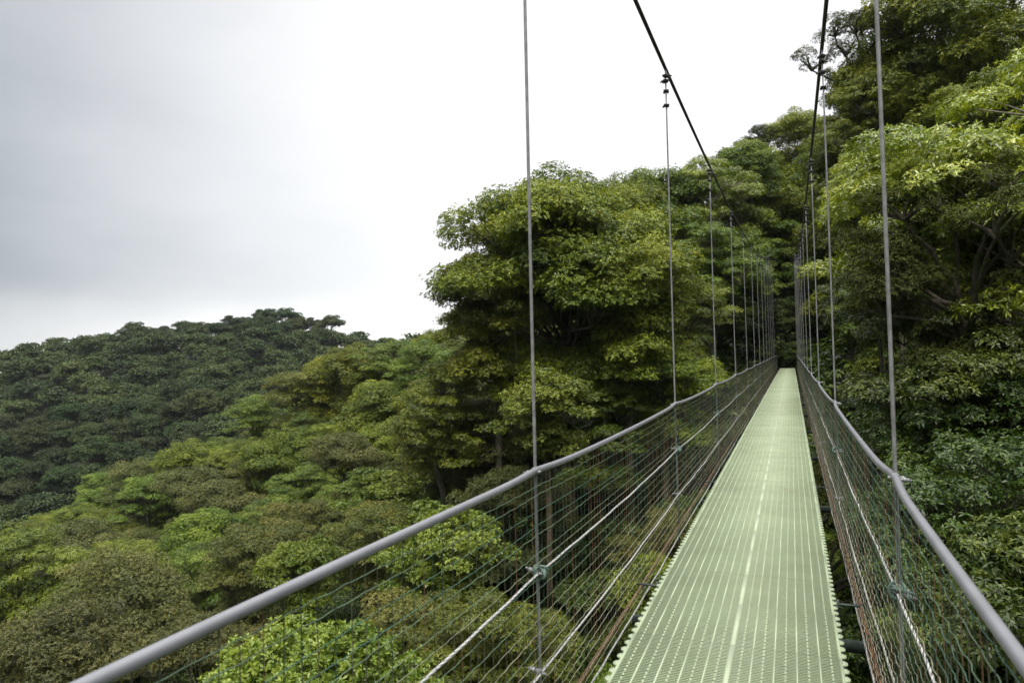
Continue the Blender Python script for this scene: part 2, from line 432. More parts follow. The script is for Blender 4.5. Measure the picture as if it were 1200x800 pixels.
# ------------------------------------------------------------------ terrain
ctrl = [  # X, Y, ground height
    (0, -10, -9), (0, 0, -14), (0, 15, -17), (0, 30, -12), (0, 42, -6), (0, 52, -3), (0, 58, -2.0), (0, 62, -1.7), (0, 67, .3), (0, 85, 12), (0, 120, 25),
    (4, 6, -11), (4, 15, -10), (4, 25, -6.5), (5, 35, -2), (5, 46, 2), (5, 58, 1.5),
    (9, 0, -8), (9, 12, -7), (9, 25, -3), (9, 38, 2), (10, 52, 6),
    (18, 0, -3), (18, 14, -1), (18, 28, 4), (18, 42, 9), (18, 60, 14), (35, 0, 4), (35, 22, 10), (35, 45, 17), (35, 70, 24),
    (75, 0, 22), (75, 50, 36), (75, 100, 46), (150, 100, 60), (150, 0, 50),
    (-4, 8, -17.5), (-4, 48, -4), (-5, 58, -2), (-10, 0, -20), (-10, 15, -21), (-10, 28, -15), (-11, 42, -7), (-11, 55, -1), (-12, 75, 6), (-12, 110, 16),
    (-22, 48, -8), (-22, 60, -2), (-26, 78, 2),
    (0, -45, 4), (-45, -30, -26), (45, -45, 12), (0, -150, 30), (-120, -100, -10), (150, -150, 50),
    (-30, 5, -27), (-60, 20, -33), (-100, 30, -38), (-160, 60, -42), (-250, 40, -40), (-400, 100, -30), (-60, -10, -32),
    (0, 250, 30), (100, 300, 50), (300, 300, 60), (-250, 550, -20), (0, 550, 10), (-550, 300, -30), (400, 550, 30), (-600, -300, -30), (600, -300, 40), (-600, 600, -30), (600, 600, 30), (0, -600, 20),
]
for u, v, d, h in [  # canopy seen from the bridge, minus tree height
    (-80, 420, 250, 11), (0, 412, 262, 11), (100, 395, 268, 11), (200, 377, 274, 11), (320, 364, 280, 11), (400, 384, 285, 11), (500, 410, 290, 11), (600, 420, 300, 11),
    (-60, 480, 205, 11), (100, 440, 215, 11), (250, 425, 228, 11), (380, 430, 235, 11), (-60, 560, 160, 11), (80, 520, 165, 11), (250, 490, 172, 11), (380, 470, 180, 11),
    (-60, 700, 125, 11), (100, 640, 128, 11), (250, 590, 132, 11), (380, 540, 132, 11),
    (480, 396, 88, 9.4), (400, 425, 88, 9.4), (330, 455, 89, 9.4), (250, 494, 90, 9.4), (150, 548, 91, 9.4), (50, 590, 92, 9.4), (-60, 625, 92, 9.4),
    (460, 450, 66, 9.4), (400, 505, 62, 9.4), (300, 565, 62, 9.4), (200, 600, 62, 9.4), (100, 635, 60, 9.4), (0, 665, 60, 9.4),
    (400, 595, 44, 8.4), (300, 640, 42, 8.4), (200, 675, 42, 8.4), (80, 690, 42, 8.4), (-20, 715, 42, 8.4),
    (330, 720, 28, 11), (200, 755, 30, 11), (0, 800, 30, 11), (560, 560, 36, 10), (560, 640, 26, 10), (460, 720, 21, 10)]:
    p = at(u, v, d); ctrl.append((p[0], p[1], p[2] - h))
for u, d, drop in ((0, 340, 25), (200, 350, 25), (400, 360, 25), (-200, 330, 20)):
    p = at(u, 400, d); ctrl.append((p[0], p[1], -5 - drop * .5))
C_ = np.array(ctrl, float)
def _phi(r2): return np.where(r2 > 1e-9, r2 * np.log(r2 + 1e-12) * .5, 0)
_sc = 60.0
_n = len(C_); X_ = C_[:, :2] / _sc
_A = np.zeros((_n + 3, _n + 3)); _d2 = ((X_[:, None] - X_[None]) ** 2).sum(-1)
_A[:_n, :_n] = _phi(_d2) + np.eye(_n) * .004
_A[:_n, _n:] = np.c_[np.ones(_n), X_]; _A[_n:, :_n] = _A[:_n, _n:].T
_w = np.linalg.solve(_A, np.r_[C_[:, 2], 0, 0, 0])
def G(x, y):
    x = np.asarray(x, float); y = np.asarray(y, float); sh = x.shape
    Q = np.stack([x.ravel(), y.ravel()], 1) / _sc; out = np.zeros(len(Q))
    for i in range(0, len(Q), 20000):
        q = Q[i:i + 20000]
        out[i:i + 20000] = _phi(((q[:, None] - X_[None]) ** 2).sum(-1)) @ _w[:_n] + np.c_[np.ones(len(q)), q] @ _w[_n:]
    return out.reshape(sh)

gx = np.concatenate([np.linspace(-700, -120, 40, endpoint=False), np.linspace(-120, 60, 120, endpoint=False), np.linspace(60, 700, 40)])
gy = np.concatenate([np.linspace(-600, -20, 24, endpoint=False), np.linspace(-20, 130, 100, endpoint=False), np.linspace(130, 700, 60)])
XX, YY = np.meshgrid(gx, gy)
ZZ = np.clip(G(XX, YY), -60, 90)
ZZ += .35 * np.sin(XX * 1.1 + 2 * np.sin(YY * .31)) * np.cos(YY * .9 + XX * .23) * (np.hypot(XX + .34, np.maximum(0, YY - 52)) > 3)
nxg, nyg = len(gx), len(gy)
ii = (np.arange(nyg - 1)[:, None] * nxg + np.arange(nxg - 1)[None]).ravel()
FF = np.stack([ii, ii + 1, ii + nxg + 1, ii + nxg], 1)
m, nt, out = new_mat('forest_floor'); L = nt.links.new
g = N(nt, 'ShaderNodeNewGeometry')
n1 = N(nt, 'ShaderNodeTexNoise', Scale=.8, Detail=8.0); L(g.outputs['Position'], n1.inputs['Vector'])
r = ramp(nt, [(.3, (.012, .014, .006)), (.5, (.020, .026, .009)), (.7, (.024, .038, .010))]); L(n1.outputs[0], r.inputs[0])
p = N(nt, 'ShaderNodeBsdfPrincipled', Roughness=.95); L(r.outputs[0], p.inputs['Base Color'])
b = N(nt, 'ShaderNodeBump', Strength=1.0, Distance=.3); L(n1.outputs[0], b.inputs['Height']); L(b.outputs[0], p.inputs['Normal'])
L(p.outputs[0], out.inputs[0])
ter = link('terrain', mesh_np('terrain', np.stack([XX, YY, ZZ], -1).reshape(-1, 3), FF, m, True)); tag(ter, kind='structure')
def gz(x, y): return float(np.clip(G(np.array([x]), np.array([y]))[0], -60, 90))

# ------------------------------------------------------------------ foliage
def unit(a): return a / (np.linalg.norm(a, axis=-1, keepdims=True) + 1e-9)

def leaves(Cn, Nn, rg, n, Ll, Lw, tilt, droop, tint, spread=.35):
    """n leaves around each shoot tip; folded diamonds of two triangles"""
    Mn = len(Cn)
    ref = np.where(np.abs(Nn[:, 2:3]) < .9, np.array([[0, 0, 1.]]), np.array([[1., 0, 0]]))
    A = unit(np.cross(Nn, ref)); B = np.cross(Nn, A)
    ang = (np.arange(n)[None] / n * 2 * math.pi) + rg.uniform(0, 6.28, (Mn, 1)) + rg.normal(0, .3, (Mn, n))
    tl = tilt - .14 + rg.normal(0, spread * .8, (Mn, n))
    d = (np.cos(ang)[..., None] * A[:, None] + np.sin(ang)[..., None] * B[:, None]) * np.cos(tl)[..., None] + Nn[:, None] * np.sin(tl)[..., None]
    le = Ll * rg.uniform(.5, 1.3, (Mn, n))[..., None]
    wd = Lw * rg.uniform(.75, 1.2, (Mn, n))[..., None]
    sd = unit(np.cross(d, Nn[:, None] + rg.normal(0, .25, (Mn, n, 3))))
    nn = np.cross(sd, d)
    base = Cn[:, None] + d * le * .08
    mid = base + d * le * .55
    tip = base + d * le; tip[..., 2] -= (droop * le)[..., 0]
    mid[..., 2] -= (droop * .3 * le)[..., 0]
    V = np.stack([base, mid + sd * wd * .5 + nn * wd * .16, tip, mid - sd * wd * .5 + nn * wd * .16], 2).reshape(-1, 4, 3)
    tt = np.clip(tint[:, None] + rg.normal(0, .2, (Mn, n)), 0, 1).ravel()
    return V, tt

def leaf_mesh(name, V, tt, mat):
    K = len(V); i = np.arange(K, dtype=np.int32)[:, None] * 4
    F = np.concatenate([i + np.array([[0, 1, 2]]), i + np.array([[0, 2, 3]])], 1).reshape(-1, 3)
    return mesh_np(name, V.reshape(-1, 3), F, mat, False, np.repeat(tt, 2))

def dirs(rg, n, zmin):
    z = rg.uniform(zmin, 1, n); a = rg.uniform(0, 6.283, n) if n > 12 else (np.arange(n) * 2.39996 + rg.uniform(0, 6))
    q = np.sqrt(1 - z * z)
    return np.stack([q * np.cos(a), q * np.sin(a), z], 1)

def curve(a, b, rg, n=6, sag=.12, wob=.08):
    t = np.linspace(0, 1, n)[:, None]; a = np.asarray(a, float); b = np.asarray(b, float)
    L_ = np.linalg.norm(b - a)
    P = a + (b - a) * t
    P[:, 2] += sag * L_ * np.sin(math.pi * t[:, 0])
    P[1:-1] += rg.normal(0, wob * L_ / 3, (n - 2, 3))
    return P

PROTO = {}
def make_tree(kind, seed, mat, bark='bark', R=4.6, H=12.0, crown=.55, lobes=7, puffs=9, lobe_r=.5, puff_r=(.8, 1.3), squash=.72,
              dens=24, n=6, Ll=.15, Lw=.065, tilt=.45, droop=.1, low=-.15, flat=.0, trunk_r=.24, inner=.25, hang=0, skirt=5, limb_vis=1.0):
    """a trunk with limbs and a crown of leaf shoots on puffs on lobes; returns the two meshes"""
    rg = np.random.RandomState(seed); tb = MB()
    hb = H * (1 - crown)                      # crown base
    cz = hb + (H - hb) * .38                  # crown centre
    rz = (H - cz) * .80
    fork = np.array([rg.normal(0, .3), rg.normal(0, .3), hb + .22 * (H - hb)])
    lim_r = .5 * min(1, (9 / lobes) ** .5)
    tp = np.array([(0, 0, -14), (rg.normal(0, .08), rg.normal(0, .08), 0), tuple(fork * (.5, .5, .45) + (rg.normal(0, .2), rg.normal(0, .2), 0)), tuple(fork)])
    tt = np.linspace(0, 3, 10); tp = np.stack([np.interp(tt, range(4), tp[:, k]) for k in range(3)], 1)
    tb.tube(tp, np.linspace(trunk_r * 1.25, trunk_r * .8, 10), 9)
    lob = dirs(rg, lobes, low)
    lob[0] = (0.1, 0, 1)
    VV = []; TT = []
    for li in range(len(lob) + skirt):
        if li < len(lob):
            d = lob[li]; rad = rg.uniform(.72, 1.02)
            lc = np.array([d[0] * R * rad * (1 - lobe_r * .55), d[1] * R * rad * (1 - lobe_r * .55), cz + d[2] * rz * rad * .75])
            lr = R * lobe_r * rg.uniform(.8, 1.15)
            st = fork - (0, 0, rg.uniform(0, .2 * (H - hb)) * (1 - max(0, d[2])))
        else:
            a_ = rg.uniform(0, 6.283); q_ = R * rg.uniform(.1, .5)
            lc = np.array([q_ * math.cos(a_), q_ * math.sin(a_), rg.uniform(.16 * H, hb + .12 * (H - hb))])
            lr = R * lobe_r * rg.uniform(.6, .95); st = np.array([0, 0, max(.3, lc[2] - lr)])
        P = curve(st, lc - (0, 0, lr * .35), rg, 6, .06)
        tb.tube(P, np.linspace(trunk_r * lim_r, trunk_r * .16, 6), 6, cap=False)
        pd = dirs(rg, puffs, -.25 - flat * .3)
        ltint = rg.uniform(.22, .66)
        for q in pd:
            pr = rg.uniform(*puff_r) * (R / 4.6) ** .5
            pc = lc + q * lr * rg.uniform(.7, 1.1) * np.array([1, 1, .72 * (1 - flat * .7)])
            P = curve(lc - (0, 0, lr * .35), pc - q * pr * .2, rg, 4, .05)
            tb.tube(P, np.linspace(trunk_r * .17 * limb_vis, .012, 4), 4, cap=False)
            m_ = int(dens * pr * pr * 5.6)
            dd = dirs(rg, m_ + 13, -.25)[:m_]
            rr = pr * (1 - inner * rg.uniform(0, 1, m_) ** 2 * 1.2) * (1 + .12 * rg.normal(0, 1, m_))
            cc = pc + dd * rr[:, None] * np.array([1, 1, squash])
            nn = unit(dd * np.array([.9, .9, 1]) + np.array([0, 0, .55]) + rg.normal(0, .18, (m_, 3)))
            V, t_ = leaves(cc, nn, rg, n, Ll, Lw, tilt, droop, np.clip(ltint + rg.normal(0, .13) + rg.normal(0, .14, m_) + .0 * dd[:, 2], 0, 1))
            VV.append(V); TT.append(t_)
    V = np.concatenate(VV); T = np.concatenate(TT)
    if hang:                                   # hanging epiphytes and vines below the crown
        for _ in range(hang):
            d = dirs(rg, 1, -.1)[0]; a = np.array([d[0] * R * .7, d[1] * R * .7, cz - rg.uniform(0, 1.5)])
            ln = rg.uniform(1, 4)
            tb.tube(curve(a, a - (rg.normal(0, .3), rg.normal(0, .3), ln), rg, 6, 0, .05), .012, 4, cap=False)
    tm = tb.mesh(kind + '_trunk', MAT[bark], True)
    cm = leaf_mesh(kind + '_crown', V, T, MAT[mat])
    R = float(np.percentile(np.hypot(V[:, 2, 0], V[:, 2, 1]), 97)); H = float(np.percentile(V[:, 2, 2], 99.9))
    PROTO.setdefault(kind, []).append((tm, cm, R, H))

make_tree('clumpy', 1, 'clumpy', H=12.5, crown=.74, low=-.55, lobes=13, puffs=9, dens=26, Ll=.17, Lw=.075, tilt=.5)
make_tree('clumpy', 2, 'clumpy', H=12, crown=.72, low=-.5, lobes=12, puffs=9, dens=26, Ll=.16, Lw=.07, tilt=.5, lobe_r=.5)
make_tree('giant', 11, 'clumpy', R=7.4, H=19, crown=.82, lobes=28, puffs=12, lobe_r=.33, puff_r=(.75, 1.25), dens=22, Ll=.19, Lw=.085, tilt=.55, trunk_r=.42, hang=30, low=-.5, skirt=9)
make_tree('layered', 3, 'layered', H=13, R=4.2, crown=.76, lobes=20, puffs=8, lobe_r=.38, puff_r=(.55, .9), squash=.5, flat=.45, dens=40, n=7, Ll=.14, Lw=.048, tilt=.45, droop=.18, low=-.6, bark='pale_bark', trunk_r=.2)
make_tree('layered', 4, 'layered', H=12, R=4.4, crown=.74, lobes=18, puffs=8, lobe_r=.4, puff_r=(.55, .95), squash=.5, flat=.5, dens=40, n=7, Ll=.14, Lw=.047, tilt=.42, droop=.2, low=-.6, trunk_r=.2)
make_tree('olive', 5, 'olive', H=11, crown=.72, low=-.45, lobes=11, puffs=11, puff_r=(.65, 1.1), dens=34, n=5, Ll=.135, Lw=.065, tilt=.5, inner=.2)
make_tree('olive', 6, 'olive', H=11.5, crown=.72, low=-.45, lobes=10, puffs=12, puff_r=(.6, 1.05), dens=34, n=5, Ll=.135, Lw=.065, tilt=.5, lobe_r=.5, inner=.2)
make_tree('russet', 7, 'russet', H=11, crown=.72, low=-.5, lobes=13, puffs=8, puff_r=(.6, 1.0), squash=.58, flat=.25, dens=34, n=5, Ll=.14, Lw=.062, tilt=.5)
make_tree('feathery', 8, 'feathery', H=12, crown=.76, lobes=15, puffs=8, puff_r=(.65, 1.0), squash=.52, flat=.4, dens=27, n=6, Ll=.16, Lw=.065, tilt=.25, droop=.2, low=-.65)
make_tree('feathery', 9, 'feathery', H=13, R=4.2, crown=.78, lobes=16, puffs=8, puff_r=(.6, 1.0), squash=.5, flat=.4, dens=28, n=6, Ll=.15, Lw=.055, tilt=.3, droop=.2, low=-.6)
make_tree('bigleaf', 10, 'bigleaf', H=11, crown=.72, low=-.5, lobes=12, puffs=8, puff_r=(.7, 1.1), dens=17, n=7, Ll=.23, Lw=.11, tilt=.6, droop=.05)
make_tree('mossy', 12, 'mossy', skirt=4, H=14, R=4.2, crown=.72, lobes=17, puffs=6, lobe_r=.3, puff_r=(.35, .95), dens=40, n=5, Ll=.13, Lw=.05, tilt=.3, droop=.4, low=-.5, trunk_r=.34, hang=22, squash=.75, limb_vis=2)
make_tree('shade', 13, 'shade', H=7.5, R=3.4, crown=.8, lobes=12, puffs=8, lobe_r=.4, puff_r=(.6, 1.0), dens=26, n=6, Ll=.15, Lw=.066, tilt=.35, droop=.18, low=-.8, trunk_r=.12, squash=.55)
make_tree('shade', 14, 'shade', H=6.5, R=3.2, crown=.85, lobes=12, puffs=8, lobe_r=.4, puff_r=(.6, .9), dens=26, n=6, Ll=.145, Lw=.06, tilt=.32, droop=.2, low=-.8, trunk_r=.1, squash=.5, flat=.3)
for sd in (21, 22, 23):
    make_tree('far', sd, 'far', skirt=2, H=11, R=4.6, lobes=9, puffs=7, lobe_r=.52, puff_r=(1.0, 1.5), dens=9, n=4, Ll=.36, Lw=.22, tilt=.55, squash=.72, low=-.3, crown=.7)
make_tree('farflat', 24, 'far', skirt=1, H=13, R=5.2, crown=.4, lobes=6, puffs=7, lobe_r=.5, puff_r=(1.0, 1.4), dens=8, n=4, Ll=.36, Lw=.2, tilt=.5, squash=.55, flat=.4, trunk_r=.3, limb_vis=2)

def plant(kind, x, y, z, sxy, sz, rot, label, cat, group=None, which=None, name=None, far=False):
    tm, cm, R, H = PROTO[kind][which if which is not None else random.randrange(len(PROTO[kind]))]
    nm = name or {'shade': 'shrub', 'far': 'forest_tree', 'farflat': 'forest_tree'}.get(kind, 'forest_tree')
    t = empty(nm, (x, y, z)); t.rotation_euler = (random.uniform(-.05, .05), random.uniform(-.05, .05), rot); t.scale = (sxy, sxy, sz)
    tag(t, label, cat, group)
    link('trunk', tm, t); link('crown', cm, t)
    return t

placed = []
def hero(kind, u, v, d, width, label, height=None, cat='tree', which=0, rot=None, group=None):
    """a tree whose top stands d metres ahead; its foot goes down to the slope"""
    P = at(u, v, d); x, y = P[0], P[1]
    clear = 1.15 + width * .53                # no crown reaches across the deck
    if -6 < y < 57 + width * .5 and abs(x - CX) < clear and P[2] > -3.0:
        x = CX + clear * (1 if x > CX else -1)
    g = gz(x, y)
    R, H = PROTO[kind][which][2:]
    sc = width / (2 * R)
    z0 = P[2] - H * sc                        # a tall bare bole where the slope lies deeper, a shorter tree where it lies higher
    szz = sc
    if z0 < g - 1.0: szz = max(sc * .7, (P[2] - g + 1.0) / H); z0 = P[2] - H * szz
    plant(kind, x, y, z0, sc, szz, rot if rot is not None else random.uniform(0, 6.28), label, cat, group, which)
    placed.append((x, y, width * .36))
HEROES = [
    # centre
    ('giant', 655, 205, 39, 13.2, 'huge rounded tree with glossy dark green clumps rising left of the bridge, against the sky', 0, 0.4),
    ('clumpy', 580, 300, 38, 6.6, 'dark green clumpy tree forming the left shoulder of the huge tree', 0, None),
    ('clumpy', 735, 262, 36, 8.0, 'clumpy green tree at the right foot of the huge rounded tree', 1, None),
    ('clumpy', 728, 206, 49, 8.0, 'green clumpy tree filling the skyline between the huge tree and the left main cable', 1, None),
    ('clumpy', 775, 200, 57, 9.0, 'green tree on the skyline behind and right of the huge rounded tree', 0, None),
    ('layered', 835, 182, 58, 9.0, 'tree with airy top on the skyline where the left main cable crosses it', 0, None),
    ('feathery', 845, 262, 50, 7.0, 'layered green tree left of the far bridge end', 0, None),
    ('clumpy', 905, 195, 66, 10, 'tall green tree high above the far end of the bridge', 1, None),
    ('feathery', 800, 330, 44, 7.0, 'dense tree behind the left suspenders, in front of the far bank', 1, None),
    ('bigleaf', 640, 432, 30, 4.5, 'fresh light green small tree standing under the huge rounded tree', 0, None),
    ('olive', 560, 470, 40, 6.0, 'olive tree below the left shoulder of the huge tree', 0, None),
    ('feathery', 505, 398, 55, 7.0, 'mid green tree just left of the huge tree on the ridge', 0, None),
    # right
    ('layered', 1095, 92, 17, 9.0, 'bright green tree with long leaves in tiers close right of the bridge', 0, 0.5),
    ('layered', 1048, 165, 24, 4.6, 'yellow-green tree with pale limbs just right of the right main cable', 1, None),
    ('mossy', 1000, 22, 40, 6.5, 'dark moss-laden tree against the sky, right of the right main cable', 0, None),
    ('clumpy', 935, 128, 68, 7.0, 'clumpy tree on the skyline right of the ragged mossy silhouette', 1, None),
    ('mossy', 893, 146, 66, 5.2, 'ragged mossy tree in silhouette left of the right main cable', 0, 2.1),
    ('clumpy', 862, 172, 64, 7.5, 'clumpy skyline tree beside the ragged mossy silhouette tree', 0, None),
    ('clumpy', 1130, -40, 36, 10.0, 'large dark tree filling the upper right corner', 0, None),
    ('feathery', 1180, 80, 30, 8.0, 'dark green tree behind the bright tiered tree at the right edge', 1, None),
    ('mossy', 1110, 190, 14.5, 4.5, 'mossy tree with dark thick trunk inside the bright tiered tree', 0, 1.0),
    ('feathery', 975, 100, 38, 6.0, 'green tree rising in front of the dark moss-laden tree, right of the right main cable', 1, None),
    ('clumpy', 1060, 50, 37, 7.0, 'dark clumpy tree high on the right beside the moss-laden tree', 0, None),
    ('clumpy', 925, 160, 54, 6.0, 'clumpy tree on the skyline directly behind the right main cable', 1, None),
    ('feathery', 515, 425, 38, 6.5, 'layered tree filling the shade below the left side of the huge tree', 0, None),
    ('feathery', 700, 440, 36, 6.0, 'shaded tree below the right side of the huge tree, behind the left handrail', 1, None),
    ('clumpy', 775, 395, 36, 6.0, 'dark clumpy tree behind the second left suspender above the left handrail', 1, None),
    # valley below the left rail
    ('bigleaf', 375, 728, 17, 6.0, 'bright green broad-leaved tree top directly below the left handrail', 0, 1.2),
    ('bigleaf', 355, 632, 33, 4.0, 'small pale green tree top above the left handrail between russet crowns', 0, 2.2),
    ('russet', 300, 612, 38, 6.5, 'golden russet tree top in the valley left of the pale green one', 0, None),
    ('russet', 440, 590, 36, 5.5, 'russet-brown tree top right of the pale green one, above the handrail', 0, None),
    ('olive', 140, 640, 38, 8.0, 'broad grey-olive tree with cauliflower clumps in the lower left', 0, None),
    ('olive', 60, 712, 31, 8.0, 'brown-olive rounded tree in the bottom left corner', 1, None),
    ('feathery', 20, 620, 42, 8.0, 'feathery green tree at the left edge above the brown-olive one', 0, None),
    ('olive', 225, 720, 30, 6.0, 'olive tree with yellowish top just above the lower end of the left handrail', 1, None),
    ('feathery', 245, 640, 44, 7.0, 'green tree between the grey-olive and golden russet crowns', 1, None),
    ('bigleaf', 520, 590, 27, 5.0, 'green broad-leaved tree behind the left handrail near the first suspender', 0, 4.0),
    ('russet', 470, 700, 23, 5.0, 'yellowish russet tree seen through the wire net below the left handrail', 0, None),
    ('feathery', 570, 690, 22, 5.5, 'dark green tree deep below the bridge, seen through the left wire net', 0, None),
    ('olive', 600, 545, 34, 6.0, 'yellow-olive tree just above the first left suspender clamp', 1, None),
    ('clumpy', 418, 402, 80, 9.0, 'clumpy tree topping the middle ridge beside the far hill', 1, None),
    ('feathery', 452, 396, 78, 8.5, 'mid green tree on the middle ridge close to the huge tree', 0, None),
    ('clumpy', 380, 418, 86, 8.0, 'dark clumpy tree on the middle ridge line between two neighbours', 0, None),
    ('feathery', 300, 462, 88, 8.0, 'mid green tree lower down the middle ridge line', 1, None),
    ('russet', 345, 436, 84, 8.0, 'brownish tree on the middle ridge line left of the clumpy one', 0, None),
]
for k, u, v, d, w, lab, wh, rt in HEROES:
    hero(k, u, v, d, w, lab, which=wh, rot=rt)


# shrubs and small trees on the steep bank right of the bridge
SH = [(1130, 500, 10.5, 4.2, 'leafy dark shrub on the bank nearest beyond the right handrail'),
      (1030, 420, 17, 4.5, 'glossy green shrub beside the second right suspender'),
      (1185, 430, 13, 4.5, 'dark shrub at the right edge below the bright tiered tree'),
      (990, 300, 27, 4.5, 'green shrub overhanging the right handrail further along the bridge'),
      (1075, 560, 11.5, 4.0, 'shaded shrub right behind the first right suspender clamp'),
      (1190, 600, 9.0, 4.0, 'deep shaded shrub behind the near end of the right handrail'),
      (965, 330, 40, 4.5, 'leafy shrub on the right bank close to the far end of the bridge'),
      (890, 345, 50, 4.5, 'leafy shrub on the left bank close to the far end of the bridge'),
      (1090, 350, 15, 4.5, 'shrub in the shade under the mossy trunk right of the bridge'),
      (1010, 500, 16, 4.0, 'low shrub seen through the right wire net')]
for i, (u, v, d, w, lab) in enumerate(SH):
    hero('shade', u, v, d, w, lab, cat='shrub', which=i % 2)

# unseen tall trees added beside and behind the camera to shade the right bank
for x, y, top, w_, lab in ((9.5, 2.5, 7.5, 9, 'added tall clumpy tree shading the right bank beside the near end of the bridge'), (12.0, 10.5, 9.0, 9, 'added tall clumpy tree shading the right bank beyond the right edge'),
                      (7.2, 6.0, 5.6, 7.5, 'added clumpy tree shading the right bank low down at the near end of the bridge'), (8.5, -6.5, 7.0, 9, 'added tall clumpy tree shading the right bank behind the near end of the bridge')):
    plant('clumpy', x, y, top - 12.5 * w_ / 9.2, w_ / 9.2, w_ / 9.2, random.uniform(0, 6), lab, 'tree', None, 0)
    placed.append((x, y, 3.2))

# growth closing round the far end of the bridge
for k, x, y, top, w_, lab, ct in (('clumpy', -5.6, 60.5, 11.5, 8.5, 'dark clumpy tree leaning in from the left over the far bridge end', 'tree'),
                       ('clumpy', 4.6, 61.5, 12.0, 8.5, 'dark clumpy tree leaning in from the right over the far bridge end', 'tree'),
                       ('feathery', -.6, 68, 13.0, 8.0, 'layered tree closing the view straight behind the far bridge end', 'tree'),
                       ('shade', -2.6, 62.2, 4.6, 3.6, 'dark shrub at the left side of the far bridge end', 'shrub'),
                       ('shade', 2.2, 62.6, 4.8, 3.6, 'dark shrub at the right side of the far bridge end', 'shrub'),
                       ('shade', -1.5, 60.2, 1.7, 2.4, 'low dark shrub left of the last deck boards', 'shrub'),
                       ('shade', 1.0, 60.4, 1.6, 2.4, 'low dark shrub right of the last deck boards', 'shrub'),
                       ('shade', -.34, 61.3, 1.5, 2.6, 'low dark shrub straight behind the last deck boards', 'shrub'),
                       ('shade', -.3, 63.4, 5.4, 4.4, 'dark shrub in the opening straight behind the far bridge end', 'shrub')):
    R, H = PROTO[k][0][2:]; q = w_ / (2 * R)
    plant(k, x, y, top - H * q, q, q, random.uniform(0, 6), lab, ct, None, 0)
    placed.append((x, y, w_ * .36))

# scattered forest
rg = np.random.RandomState(5)
def region(x, y):
    u, v, d = uvd((x, y, gz(x, y) + 8))
    return u, v, d
KW = {'left': (['clumpy', 'olive', 'russet', 'feathery', 'bigleaf'], [.27, .27, .09, .31, .06]),
      'right': (['clumpy', 'layered', 'feathery', 'mossy'], [.3, .25, .3, .15])}
LOOK = {'clumpy': 'rounded dark green clumpy tree', 'olive': 'grey-olive fine-leaved tree', 'russet': 'russet-tinged rounded tree', 'feathery': 'mid green tree with layered sprays',
        'bigleaf': 'fresh green broad-leaved tree', 'layered': 'bright green tree with long leaves', 'mossy': 'dark mossy tree', 'shade': 'shaded leafy shrub'}
cnt = 0
def ok(x, y, r):
    for a, b, q in placed:
        if (x - a) ** 2 + (y - b) ** 2 < (r + q) ** 2: return False
    return True
cands = []
for _ in range(16000):
    ang = rg.uniform(-R_(41), R_(41)); d = 7 + 98 * rg.uniform() ** .6
    p = d * (Fv + Rv * math.tan(ang)); cands.append((p[0], p[1], d, ang))
cz_ = G(np.array([q[0] for q in cands]), np.array([q[1] for q in cands]))
from collections import Counter
grp = Counter(); under = []; SC = []; SI = []
for (x, y, d, ang), g in zip(cands, cz_):
    sp = 3.55 if x < -2 else 2.8
    u, v, dd = uvd((x, y, g + 11))
    left = x < -2
    kinds, pw = KW['left' if left else 'right']
    k = kinds[rg.choice(len(kinds), p=pw)]
    wh = rg.randint(len(PROTO[k])); R, H = PROTO[k][wh][2:]
    sc = rg.uniform(.62, 1.02) * (.85 if d < 45 or left else 1.0)
    top = g + H * sc
    if -8 < y < 60 + R * sc * .6 and abs(x - CX) < 1.3 + R * sc * 1.08 and top > -3.2 + dz(y):
        # over the bridge corridor: only low growth below the deck
        lim = ZD + dz(y) - 2.0 - g
        if lim < 3.0: continue
        k = 'shade'; wh = rg.randint(2); R, H = PROTO[k][wh][2:]; sc = min(.9, lim / H); top = g + H * sc
    # leave the view over the valley and up to the skyline as it is seen from the bridge
    ut, vt, dt = uvd((x, y, top))
    if dt < 3 or not -110 < ut < 1300 or (x > -2 and d > 78): continue
    def lim_v(u):
        return np.interp(u, [-200, 0, 100, 200, 300, 400, 480, 500, 560, 640, 760, 860, 900, 950, 1000, 1250], [640, 600, 565, 525, 470, 415, 392, 340, 262, 212, 208, 192, 165, 60, -20, -120])
    lo = lim_v(ut)
    z0 = g - .1 + (rg.uniform(-.5, 1.6) if x < -2 else 0)
    if vt < lo: z0 = min(z0, at(ut, lo + rg.uniform(0, 22), dt)[2] - H * sc)
    if d < 40 and left and ut < 880:     # near trees stay in the valley below the rail
        vmin = np.interp(ut, [-200, 100, 300, 480, 560, 700, 880], [640, 600, 560, 470, 430, 420, 400]) + rg.uniform(0, 60)
        z0 = min(z0, at(ut, vmin, dt)[2] - H * sc)
    if g - z0 > .42 * H * sc: continue
    if not ok(x, y, sp * sc): continue
    placed.append((x, y, sp * sc)); cnt += 1
    reg = 'on the slope of the middle ridge' if (left and d > 52) else 'in the valley forest below the left handrail' if (left and ut < 560) else 'on the wooded bank left of the bridge' if left else 'on the wooded bank right of the bridge'
    if k == 'shade': reg = 'in the gully under the bridge deck'
    gname = LOOK[k] + 's ' + reg
    SC.append(plant(k, x, y, z0, sc * rg.uniform(.95, 1.12), sc, rg.uniform(0, 6.28), LOOK[k] + ' ' + reg, 'shrub' if k == 'shade' else 'tree', gname, wh)); SI.append((k, x, y, z0 + H * sc * .75, R * sc))
    grp[k] += 1
